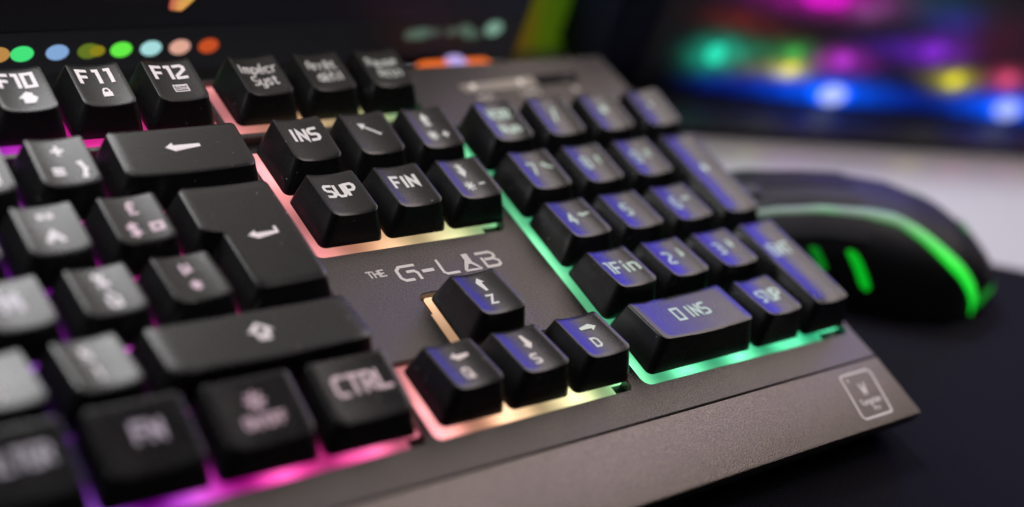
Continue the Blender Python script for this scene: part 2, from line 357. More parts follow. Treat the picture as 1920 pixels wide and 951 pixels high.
# ================================================================== THE DESK
def flat(name, poly, z0, z1, mat, r=.02, bev=.03, parent=None):
    bm = bmesh.new(); o = rounded(poly, r); c = sum(o, Vector((0, 0)))/len(o)
    i = [c+(p-c)*(1-bev/max((p-c).length, .001)) for p in o]
    f = lambda l, z: [Vector((p.x, p.y, z)) for p in l]
    loft(bm, [f(o, z0), f(o, z1-bev), f(i, z1)])
    return mesh(name, bm, mat, parent, angle=40)
desk_m = plain('white_desk_laminate', (.62, .61, .67), .35, coat=1, noise=.05, scale=900)
d_ = flat('desk', [(-6, -25), (75, -25), (75, 60), (-6, 60)], -1.4, -.12, desk_m, .4)
tag(d_, kind='structure')
def cloth():
    m, nt, b = nodes('navy_woven_cloth')
    tc = N(nt, 'ShaderNodeTexCoord')
    def wv(d, s):
        x = N(nt, 'ShaderNodeTexWave', bands_direction=d); x.inputs['Scale'].default_value = s; x.inputs['Distortion'].default_value = .6
        x.inputs['Detail'].default_value = 1; nt.links.new(tc.outputs['Object'], x.inputs['Vector']); return x
    a = wv('X', 620); c = wv('Y', 620)
    mu = N(nt, 'ShaderNodeMath', operation='MULTIPLY'); nt.links.new(a.outputs['Fac'], mu.inputs[0]); nt.links.new(c.outputs['Fac'], mu.inputs[1])
    nz = N(nt, 'ShaderNodeTexNoise'); nz.inputs['Scale'].default_value = 1100; nt.links.new(tc.outputs['Object'], nz.inputs['Vector'])
    mx = N(nt, 'ShaderNodeMath', operation='MULTIPLY'); nt.links.new(mu.outputs[0], mx.inputs[0]); nt.links.new(nz.outputs['Fac'], mx.inputs[1])
    r = ramp(nt, [(0, (.003, .0027, .006)), (.4, (.009, .008, .018)), (1, (.10, .10, .19))])
    nt.links.new(mx.outputs[0], r.inputs[0]); nt.links.new(r.outputs[0], b.inputs['Base Color'])
    bp = N(nt, 'ShaderNodeBump'); bp.inputs['Strength'].default_value = .5; bp.inputs['Distance'].default_value = .0002
    nt.links.new(mx.outputs[0], bp.inputs['Height']); nt.links.new(bp.outputs['Normal'], b.inputs['Normal'])
    b.inputs['Roughness'].default_value = .85; b.inputs['Specular IOR Level'].default_value = .12
    return m
# the pad's back edge runs from behind the numeric keys towards the lower right
pad = flat('mouse_pad', [(-3, -20), (44, -20), (44, -5.1), (26.0, 3.85), (23.3, 5.1), (-3, 5.1)], -.115, 0, cloth(), .3, .03)
tag(pad, 'dark navy cloth mat under the keyboard and the mouse', 'desk mat')

# ================================================================== THE KEYBOARD
kb = empty('gaming_keyboard', (RX @ (Vector((0, 0, 0))-P0))*U, (TH, 0, 0))
tag(kb, 'black backlit keyboard with French legends and a brushed grey plate, in front of the monitor', 'keyboard')
XR = 22.55; YT = 6.5; YS = -.59; YP = -1.6
def plate_z(x, y): return 0
# openings in the plate
OPEN = {
 'fn_left': rrect(8.9, 5.33, 15.09, 6.44, .1), 'fn_right': rrect(15.16, 5.33, 18.33, 6.44, .1),
 'main': rrect(-.1, -.09, 15.07, 5.24, .13), 'nav': rrect(15.16, 2.91, 18.16, 5.24, .13),
 'arrows': rounded([(15.16, -.09), (18.18, -.09), (18.18, 1.09), (17.33, 1.09), (17.33, 2.05), (16.17, 2.05), (16.17, 1.09), (15.16, 1.09)], .1),
 'num': rrect(18.41, -.09, 22.46, 5.08, .13)}
def plate_mesh():
    bm = bmesh.new(); b = .014
    outer = rrect(-.4, YS+.008, XR, YT, .02)
    def inset(poly, d):      # move every vertex along its normal (positive = outwards)
        n = len(poly); out = []
        for i, p in enumerate(poly):
            a = poly[i-1]; c = poly[(i+1) % n]; t = (c-a).normalized(); out.append(p+Vector((t.y, -t.x))*d)
        return out
    loops = [inset(outer, -b)]+[inset(o, b) for o in OPEN.values()]
    tris = tessellate_polygon([[Vector((p.x, p.y, 0)) for p in l] for l in loops])
    vs = [bm.verts.new((p.x, p.y, 0)) for l in loops for p in l]
    for t in tris:
        try: bm.faces.new([vs[i] for i in t])
        except ValueError: pass
    k = 0
    for l, src, depth in zip(loops, [outer]+list(OPEN.values()), [.10]+[.13]*len(OPEN)):
        n = len(l); top = vs[k:k+n]; k += n
        mid = [bm.verts.new((p.x, p.y, -b)) for p in src]; bot = [bm.verts.new((p.x, p.y, -depth)) for p in src]
        for i in range(n):
            j = (i+1) % n; bm.faces.new((top[i], top[j], mid[j], mid[i])); bm.faces.new((mid[i], mid[j], bot[j], bot[i]))
    return bm
mesh('top_plate', plate_mesh(), M['plate'], kb, angle=25)
def body_mesh():
    bm = bmesh.new()
    f = lambda d, z: [Vector((p.x, p.y, z)) for p in rrect(-.38+d, YS+.02+d, XR-.02-d, YT-.03-d, .03)]
    loft(bm, [f(.25, -.62), f(.1, -.5), f(0, -.3), f(0, -.135)])
    return bm
mesh('lower_case', body_mesh(), M['tray'], kb, angle=30)
def palm_mesh():
    bm = bmesh.new()
    prof = [(YS-.006, -.02), (YS-.016, -.004), (YP+.03, -.075), (YP, -.09), (YP-.004, -.14), (YP+.02, -.30), (YP+.22, -.40), (YP+.5, -.5), (YS-.006, -.5)]
    rings = []
    for x in (-.4, -.385, XR-.015, XR):
        s = .012 if x in (-.4, XR) else 0
        cy = (YS+YP)/2
        rings.append([Vector((x, y+(cy-y)*s, z-s*.5)) for y, z in prof])
    loft(bm, rings)
    return bm
mesh('palm_rest', palm_mesh(), M['palm'], kb, angle=25)
bm = bmesh.new(); box(bm, .2, YP+.25, -.66, XR-.4, YS-.1, -.495, .1)
mesh('palm_rest_base', bm, M['chassis'], kb, angle=30)
def foot(x0, x1, y0):
    b = bmesh.new(); box(b, x0, y0, -1.28, x1, y0+.35, -.6, .08)
    return b
for x0, x1, y0 in ((1.5, 3.4, 5.7), (19.2, 21.1, 5.7)): mesh('foot', foot(x0, x1, y0), M['chassis'], kb, angle=30)
# light diffusers under the keys
def panel(poly, name='backlight_diffuser'):
    b = bmesh.new(); f = lambda z: [Vector((p[0], p[1], z)) for p in poly]; loft(b, [f(-.128), f(-.085)])
    mesh(name, b, M['light'], kb, smooth=False)
panel([(-.05, -.085), (14.86, -.085), (14.86, .1), (15.06, .1), (15.06, 5.0), (-.05, 5.0)])
panel([(15.165, 2.915), (17.86, 2.915), (17.86, 3.1), (18.15, 3.1), (18.15, 5.0), (15.165, 5.0)])
panel([(15.165, -.085), (17.97, -.085), (17.97, .1), (18.17, .1), (18.17, 1.08), (17.32, 1.08), (17.32, 2.04), (16.3, 2.04), (16.3, 1.77), (16.175, 1.77), (16.175, 1.08), (15.165, 1.08)])
panel([(18.415, -.085), (21.97, -.085), (21.97, .1), (22.45, .1), (22.45, 5.07), (18.415, 5.07)])
panel([(8.95, 5.335), (15.08, 5.335), (15.08, 6.43), (8.95, 6.43)]); panel([(15.165, 5.335), (18.32, 5.335), (18.32, 6.43), (15.165, 6.43)])

# ---------------------------------------------------------------- keycaps
ROWS = {0: (.95, .382, .207, .497), 1: (.937, .39, .183, .494), 2: (.97, .368, .219, .431), 3: (.972, .426, .211, .43), 4: (.992, .505, .239, .454), 5: (1.384, .486, .638, .427)}
ROWS[10] = (.985, .455, .185, .345)      # bottom row of the main block leans towards the user
ROWS[11] = (.985, .372, .185, .525)     # second row of the main block
ROWS = {k: (v[0], v[1], v[2]-.025, v[3]) for k, v in ROWS.items()}
def keycap(x0, x1, row, legend, label=None, yspan=1, flat_top=False, shape=None, il=.18, ir=.145, dish=.044):
    yb, zb, yf, zf = ROWS[row]; off = .41 if row == 5 else 0
    if row >= 10: row -= 10
    y0 = row+off; y1 = row+yspan+off
    tb = row+yspan-1+yb; tf = row+yf
    if yspan == 2: zb_, zf_ = ROWS[row+1][1], zf
    else: zb_, zf_ = zb, zf
    g = .032
    if flat_top: il, ir = il-.01, ir-.01
    if shape is None:
        base = [(x0+g, y0+g), (x1-g, y0+g), (x1-g, y1-g), (x0+g, y1-g)]
        top = [(x0+il, tf), (x1-ir, tf), (x1-ir, tb), (x0+il, tb)]
    else: base, top = shape
    n = len(base)
    xc = (top[0][0]+top[1][0])/2; hw = (x1-x0-il-ir)/2; yc = (tf+tb)/2
    xc = (x0+il+x1-ir)/2
    d = dish if not flat_top else .022
    def zt(x, y):
        t = (y-tf)/(tb-tf); z = zf_+(zb_-zf_)*t
        u = max(-1, min(1, (x-xc)/hw)); return z-d*(1-u*u)
    if shape is None:
        rt = [.10, .10, .045, .045] if not flat_top else [.13, .13, .06, .06]; rb = [.09]*4
    else: rt = [.09]*n; rb = [.09]*n
    T0 = rounded(top, rt); B = subdiv(rounded(base, rb), T0); T = subdiv(T0)
    cx, cy = (xc, yc) if shape is None else (x1-.55, yc)
    C = Vector((cx, cy))
    def grow(l, k):
        return [C+(p-C)*(1+k/max((p-C).length, .05)) for p in l]
    rings = [[Vector((p.x, p.y, .02)) for p in B]]
    To = grow(T, .012)
    for t in (.02, .35, .7, .93):
        ring = []
        for a, b_ in zip(B, To):
            p = a.lerp(b_, t**1.12); ring.append(Vector((p.x, p.y, .025+(zt(b_.x, b_.y)-.03-.025)*t)))
        rings.append(ring)
    rings.append([Vector((p.x, p.y, zt(p.x, p.y)-.020)) for p in To])
    rings.append([Vector((p.x, p.y, zt(p.x, p.y)-.006)) for p in grow(T, .006)])
    rings.append([Vector((p.x, p.y, zt(p.x, p.y))) for p in grow(T, -.009)])
    T2 = grow(T, -.009)
    for s in (.85, .65, .42, .2):
        rings.append([Vector((q.x, q.y, zt(q.x, q.y))) for q in (C+(p-C)*s for p in T2)])
    bm = bmesh.new(); loft(bm, rings, True, True)
    org = ((x0+x1)/2, (y0+y1)/2, .02)
    k = mesh('keycap', bm, M['key'], kb, origin=org, angle=50)
    if label: k['label'] = label
    if legend:
        bm = bmesh.new(); items = legend(xc, yc)
        ribbons(bm, items, zt)
        mesh('legend', bm, legend_mat((x0+x1)/2, row), k, smooth=False)
    return k
def T_(*a, **k): return lambda x, y: text(a[0], x+(a[1] if len(a) > 1 else 0), y+(a[2] if len(a) > 2 else .04), a[3] if len(a) > 3 else .19, **k)
def comb(*fs):
    def f(x, y):
        o = []
        for g in fs: o += g(x, y)
        return o
    return f
def A_(dx, dy, L, ang, **k): return lambda x, y: arrow(x+dx, y+dy, L, ang, **k)
big = dict(wf=.72, wt=1.05)
keys = [
 # x0, x1, row, legend, label, options
 (15.25, 16.25, 5, comb(T_('Impécr', 0, .12, .155, wf=.72, wt=.7, gap=1.8), T_('Syst', .02, -.11, .155, wf=.72, wt=.7, gap=1.8)), 'black key marked Impécr Syst', {}),
 (16.25, 17.25, 5, comb(T_('Arrêt', 0, .12, .155, wf=.72, wt=.7, gap=1.8), T_('défil', .04, -.11, .155, wf=.72, wt=.7, gap=1.8)), 'black key marked Arrêt défil', {}),
 (17.25, 18.25, 5, comb(T_('Pause', 0, .12, .155, wf=.72, wt=.7, gap=1.8), T_('Attn', .04, -.11, .155, wf=.72, wt=.7, gap=1.8)), 'black key marked Pause Attn', {}),
 (14, 15, 5, comb(T_('F12', -.02, .15, .22, wf=.8, wt=1.2, gap=2.1), lambda x, y: calc(x+.03, y-.15, .072)), 'black key marked F12 above a keyboard icon', {}),
 (13, 14, 5, comb(T_('F11', -.02, .15, .22, wf=.8, wt=1.2, gap=3.0), lambda x, y: lock(x+.03, y-.16, .062)), 'black key marked F11 above a padlock', {}),
 (12, 13, 5, comb(T_('F10', -.02, .15, .22, wf=.8, wt=1.2, gap=2.1), lambda x, y: house(x+.03, y-.15, .10)), 'black key marked F10 above a house', {}),
 (11, 12, 5, T_('F9', 0, .15, .21, wf=.78, wt=1.35), 'black key marked F9', {}),
 (13, 15, 4, lambda x, y: arrow(x+.02, y+.06, .46, 180, .026, .075, .11), 'wide black key with a left arrow, above the return key', dict(flat_top=True)),
 (12, 13, 4, comb(T_('+', -.01, .19, .2, wf=.95, wt=1.1), T_('=', -.1, -.15, .2, wf=.85, wt=1.3), T_('}', .19, -.15, .22, wf=.8, wt=1.1)), 'black key marked plus, equals and a brace', {}),
 (11, 12, 4, comb(T_(')', -.08, -.14, .2, **big), T_(']', .17, -.14, .2, **big), T_('°' if False else 'o', -.06, .2, .12, **big)), None, {}),
 (10, 11, 4, T_('0', 0, .0, .2, **big), None, {}),
 (12.5, 13.5, 3, comb(T_('£', .0, .19, .18, wf=.8, wt=1.1), T_('$', -.1, -.17, .2, wf=.8, wt=1.1), lambda x, y: stroke([(x+.12, y-.21), (x+.24, y-.21), (x+.24, y-.11), (x+.12, y-.11), (x+.12, y-.21)], .022)), 'black key marked with pound and dollar signs', {}),
 (11.5, 12.5, 3, comb(T_('"', 0, .13, .26, wf=1.1, wt=1.5), T_('^', 0, -.2, .3, wf=.8, wt=1.1)), 'black key marked with two dots over a circumflex', {}),
 (10.5, 11.5, 3, T_('P', -.05, .05, .24, **big), None, {}),
 (9.5, 10.5, 3, T_('O', -.05, .05, .24, **big), None, {}),
 (12.75, 13.75, 2, comb(T_('µ', .0, .2, .17, wf=.8, wt=1.2), T_('*', 0, -.13, .2, wf=.85, wt=1.1)), 'black key marked µ over an asterisk', {}),
 (11.75, 12.75, 2, comb(T_('%', .0, .17, .18, wf=.9, wt=1.1), T_('ù', .02, -.15, .2, wf=.85, wt=1.2)), 'black key marked with a percent sign over ù', {}),
 (10.75, 11.75, 2, T_('M', -.02, .04, .26, wf=.85, wt=1.3), 'black key marked M', {}),
 (9.75, 10.75, 2, T_('L', -.02, .04, .24, wf=.85, wt=1.2), None, {}),
 (12.25, 15, 1, lambda x, y: shift_arrow(x, y+.04, .12), 'wide black key with an outlined up arrow, above the CTRL key', dict(flat_top=True)),
 (11.25, 12.25, 11, comb(T_('§', -.05, .17, .17, wf=.7, wt=1), T_('!', -.04, -.14, .18, wf=.8, wt=1.1)), 'glaring black key marked with an exclamation mark', {}),
 (10.25, 11.25, 11, comb(T_('/', -.05, .17, .17, wf=.7, wt=1), T_(':', -.04, -.14, .18, wf=.8, wt=1.1)), 'glaring black key marked with a colon', {}),
 (9.25, 10.25, 11, comb(T_('.', -.05, .17, .17, wf=.7, wt=1), T_(';', -.04, -.14, .18, wf=.8, wt=1.1)), None, {}),
 (13.75, 15, 10, T_('CTRL', .04, .06, .23, wf=.82, wt=1.1, gap=1.8), 'wide black key marked CTRL, at the corner of the main key block', dict(flat_top=True, il=.15, ir=.12)),
 (12.5, 13.75, 10, comb(lambda x, y: sun(x+.0, y+.12, .105, .022), T_('ON/OFF', .02, -.13, .13, wf=.72, wt=1.2, gap=1.3)), 'black key marked ON/OFF under a sun', dict(flat_top=True, il=.15, ir=.12)),
 (11.25, 12.5, 10, T_('FN', .04, .05, .21, wf=.85, wt=1.2), 'black key marked FN', dict(flat_top=True, il=.15, ir=.12)),
 (10, 11.25, 10, T_('ALTGR', .0, .05, .2, wf=.72, wt=1.1), 'black key marked ALTGR', dict(flat_top=True, il=.15, ir=.12)),
 (15.25, 16.25, 4, T_('INS', 0, .08, .20, wf=.82, wt=1.2, gap=2.0), 'black key marked INS, left of the top cluster row', {}),
 (16.25, 17.25, 4, A_(0, .08, .36, 140, hw=.017, hh=.068, hl=.10), 'black key with a slanted home arrow, beside the INS key', {}),
 (17.25, 18.25, 4, comb(lambda x, y: page_arrow(x-.03, y+.16, .27, 1), lambda x, y: spark(x-.07, y-.15, .085), T_('+', .14, -.15, .16, wf=.9, wt=1)), 'black key with a barred up arrow, a small sun and a plus', {}),
 (15.25, 16.25, 3, T_('SUP', 0, .06, .20, wf=.82, wt=1.2, gap=1.7), 'black key marked SUP, at the front left of the six-key cluster', {}),
 (16.25, 17.25, 3, T_('FIN', 0, .08, .20, wf=.82, wt=1.2, gap=1.7), 'black key marked FIN', {}),
 (17.25, 18.25, 3, comb(lambda x, y: page_arrow(x-.03, y+.16, .27, -1), lambda x, y: spark(x-.07, y-.15, .085), T_('-', .14, -.13, .16, wf=.9, wt=1)), 'black key with a barred down arrow, a small sun and a minus', {}),
 (15.25, 16.25, 0, comb(A_(.04, .14, .25, 180, hw=.022, hh=.068, hl=.085), T_('Q', -.03, -.15, .15, wf=.95, wt=1.1)), 'black arrow key marked Q under a left arrow', {}),
 (16.25, 17.25, 0, comb(A_(.03, .13, .25, -90, hw=.022, hh=.068, hl=.085), T_('S', -.03, -.17, .15, wf=.95, wt=1.1)), 'black arrow key marked S under a down arrow', {}),
 (17.25, 18.25, 0, comb(A_(.04, .14, .26, 0, hw=.022, hh=.068, hl=.085), T_('D', -.03, -.13, .15, wf=.95, wt=1.1)), 'black arrow key marked D under a right arrow', {}),
 (16.25, 17.25, 1, comb(A_(.02, .16, .25, 90, hw=.022, hh=.068, hl=.085), T_('Z', -.02, -.13, .15, wf=.95, wt=1.1)), 'black arrow key marked Z under an up arrow', {}),
 (18.5, 19.5, 4, comb(T_('VERR', 0, .13, .17, wf=.64, wt=1.0, gap=1.6), T_('Num', .03, -.16, .17, wf=.72, wt=1.0, gap=1.6)), 'black numeric key marked VERR Num', {}),
 (19.5, 20.5, 4, T_('/', 0, .03, .22, wf=.8, wt=1.2), 'black numeric key marked with a slash', {}),
 (20.5, 21.5, 4, T_('*', 0, .05, .22, wf=.8, wt=1.3), 'black numeric key marked with an asterisk', {}),
 (21.5, 22.5, 4, T_('-', 0, .05, .2, wf=.5, wt=1.3), 'black numeric key marked with a minus', {}),
 (18.5, 19.5, 3, comb(T_('7', -.10, .02, .22, wf=.78, wt=.9), A_(.16, .06, .20, 138, hw=.014, hh=.046, hl=.075)), 'black numeric key marked 7 and a slanted arrow', {}),
 (19.5, 20.5, 3, comb(T_('8', -.10, .02, .22, wf=.78, wt=.9), A_(.15, .06, .19, 90, hw=.014, hh=.044, hl=.07)), 'black numeric key marked 8 and an up arrow', {}),
 (20.5, 21.5, 3, comb(T_('9', -.10, .02, .22, wf=.78, wt=.9), lambda x, y: page_arrow(x+.15, y+.06, .19, 1)), 'black numeric key marked 9 and a barred up arrow', {}),
 (18.5, 19.5, 2, comb(T_('4', -.10, .0, .22, wf=.74, wt=.9), A_(.14, .06, .20, 180, hw=.014, hh=.044, hl=.07)), 'black numeric key marked 4 and a left arrow', {}),
 (19.5, 20.5, 2, T_('5', -.06, .02, .22, wf=.78, wt=.9), 'black numeric key marked 5', {}),
 (20.5, 21.5, 2, comb(T_('6', -.10, .0, .22, wf=.78, wt=.9), A_(.14, .06, .17, 0, hw=.014, hh=.044, hl=.07)), 'black numeric key marked 6 and a right arrow', {}),
 (18.5, 19.5, 1, T_('1Fin', 0, .0, .22, wf=.8, wt=.95, gap=1.9), 'black numeric key marked 1Fin', {}),
 (19.5, 20.5, 1, comb(T_('2', -.1, .0, .22, wf=.82, wt=.9), A_(.15, .06, .20, -90, hw=.014, hh=.044, hl=.07)), 'black numeric key marked 2 and a down arrow', {}),
 (20.5, 21.5, 1, comb(T_('3', -.10, .0, .22, wf=.78, wt=.9), lambda x, y: page_arrow(x+.15, y+.06, .19, -1)), 'black numeric key marked 3 and a barred down arrow', {}),
 (18.5, 20.5, 0, comb(T_('0', -.21, .03, .22, wf=.85, wt=.95), T_('INS', .15, .035, .21, wf=.72, wt=1.0, gap=1.9)), 'wide black numeric key marked 0 INS', dict(dish=.045)),
 (20.5, 21.5, 0, comb(T_("S'UP", .03, .0, .21, wf=.66, wt=1.0, gap=1.2)), "black numeric key marked SUP with a point", {}),
 (21.5, 22.5, 0, T_('ENT', 0, .28, .21, wf=.72, wt=.95, gap=1.8), 'tall black numeric key marked ENT', dict(yspan=2)),
 (21.5, 22.5, 2, T_('+', 0, .1, .22, wf=.7, wt=1.2), 'tall black numeric key marked plus', dict(yspan=2)),
]
for x0, x1, row, lg, lab, opt in keys: keycap(x0, x1, row, lg, lab, **opt)
# the L-shaped return key
g = .032
ebase = [(13.75+g, 2+g), (15-g, 2+g), (15-g, 4-g), (13.5+g, 4-g), (13.5+g, 3+g*.5), (13.75+g, 3+g*.5)]
etop = [(13.75+.175, 2+.21), (15-.15, 2+.21), (15-.15, 3+.962), (13.5+.17, 3+.962), (13.5+.17, 3.2), (13.75+.175, 3.2)]
keycap(13.5, 15, 2, lambda x, y: ret_arrow(x+.12, y-.02, .40), 'large black L-shaped return key with a bent arrow', yspan=2, flat_top=True, shape=(ebase, etop))
bpy.context.view_layer.update()
for k in kb.children:
    if k.name.startswith('keycap'):
        for c in k.children: c.location = -k.location

# ---------------------------------------------------------------- printed marks on the plate
def logo():
    it = []
    h0, h1 = 2.285, 2.565; H = h1-h0
    it += text('THE', 15.80, 2.49, .105, wf=.95, wt=1.0, gap=1.4, skew=-.1)
    w_ = .020
    it += stroke([(16.385, h1-.02), (16.16, h1-.02), (16.10, h1-.075), (16.10, h0+.07), (16.15, h0+.02), (16.27, h0+.02)], .023)
    it += stroke([(16.24, 2.445), (16.34, 2.445), (16.38, 2.405), (16.38, h0+.015)], .023)
    it += stroke([(16.47, 2.415), (16.62, 2.415)], .028)
    it += stroke([(16.75, h1-.01), (16.75, h0+.05), (16.79, h0+.015), (16.97, h0+.015)], .022)
    # flask standing for the letter A, hollow liquid
    it += [('poly', [(17.155, h1+.02), (17.255, h1+.02), (17.255, 2.43), (17.235, 2.43), (17.13, 2.43), (17.155, 2.47)])]
    it += [('poly', [(17.13, 2.431), (17.255, 2.431), (17.335, 2.31), (17.295, 2.31), (17.215, 2.395), (17.175, 2.395), (17.115, 2.31), (17.06, 2.31)])]
    it += [('poly', [(17.06, 2.312), (17.35, 2.312), (17.33, 2.275), (17.08, 2.275)])]
    it += stroke([(17.385, h1-.01), (17.60, h1-.01), (17.645, h1-.05), (17.645, 2.475), (17.60, 2.435), (17.48, 2.435)], .023)
    it += stroke([(17.60, 2.432), (17.665, 2.39), (17.665, 2.33), (17.62, h0+.015), (17.44, h0+.015), (17.43, 2.46)], .023)
    bm = bmesh.new(); ribbons(bm, it, lambda x, y: 0, .0025); return bm
mesh('brand_print', logo(), M['print'], kb, smooth=False)
def badge():
    P = [(21.57, -.75), (22.21, -.75), (22.04, -1.46), (21.42, -1.46)]
    def q(u, v):
        a = Vector(P[0]).lerp(Vector(P[1]), u); b = Vector(P[3]).lerp(Vector(P[2]), u); r = a.lerp(b, v); return (r.x, r.y)
    it = stroke([tuple(p) for p in rounded(P[::-1], .06, 4)]+[tuple(rounded(P[::-1], .06, 4)[0])], .018)
    def tx(s, u, v, h, **k):
        return [([q(u+a, v-b) for a, b in pts], hw) for pts, hw in text(s, 0, 0, h, **k)]
    it += tx('+', .17, .13, .08, wf=.8, wt=1.3); it += tx('W', .5, .38, .24, wf=.85, wt=.8)
    it += tx('Tungsten', .52, .66, .11, wf=.95, wt=.85); it += tx('Pro', .60, .83, .09, wf=.95, wt=.85)
    bm = bmesh.new(); ribbons(bm, it, lambda x, y: -.004-.071*(YS-.016-y)/(YS-.046-YP), .004); return bm
mesh('badge_print', badge(), M['palmprint'], kb, smooth=False)
# indicator window behind the numeric keys
bm = bmesh.new(); ring = rounded([(19.3, 5.79), (21.62, 5.84), (21.74, 6.10), (19.22, 5.99)], .07)
loft(bm, [[Vector((p.x, p.y, .002)) for p in ring], [Vector((p.x, p.y, .012)) for p in ring]])
win = mesh('indicator_window', bm, plain('window_tan_sheen', (.42, .38, .34), .35), kb, angle=30)  # warm reflected sheen painted as an even tan base colour
bm = bmesh.new(); ring = rounded([(20.75, 5.83), (21.61, 5.85), (21.72, 6.09), (20.75, 6.06)], .05)
loft(bm, [[Vector((p.x, p.y, .011)) for p in ring], [Vector((p.x, p.y, .016)) for p in ring]])
mesh('unsheened_end', bm, plain('window_dark_end', (.004, .004, .008), .6, spec=.08), win, angle=30)  # right end of the window, where the painted sheen stops
for x, y in ((19.49, 5.915), (20.45, 5.95), (21.42, 5.96)):
    bm = bmesh.new(); n = 16
    loft(bm, [[Vector((x+.055*math.cos(2*math.pi*i/n), y+.055*math.sin(2*math.pi*i/n), z)) for i in range(n)] for z in (.012, .024)])
    mesh('indicator_lamp', bm, plain('indicator_lamp_pale', (.8, .72, .70) if x < 21 else (.05, .05, .07), .3, emit=(1, .85, .8), strength=.45 if x < 21 else 0), win, smooth=False)  # left lamps emit a pale glow, the right one is dark
it = text('Num', 19.58, 5.66, .13, wf=1.0, wt=1.2)+text('Caps', 20.49, 5.70, .13, wf=1.0, wt=1.2) if False else text('NUM', 19.58, 5.655, .11, wf=.9, wt=1.3)+text('MAJ', 20.49, 5.69, .11, wf=1.0, wt=1.3) if 'J' in G else text('NUM', 19.58, 5.655, .11, wf=.95, wt=1.1)+text('CAPS', 20.49, 5.69, .11, wf=.95, wt=1.1)+lock(21.43, 5.69, .06)
bm = bmesh.new(); ribbons(bm, it, lambda x, y: 0, .003); mesh('indicator_print', bm, M['palmprint'], kb, smooth=False)

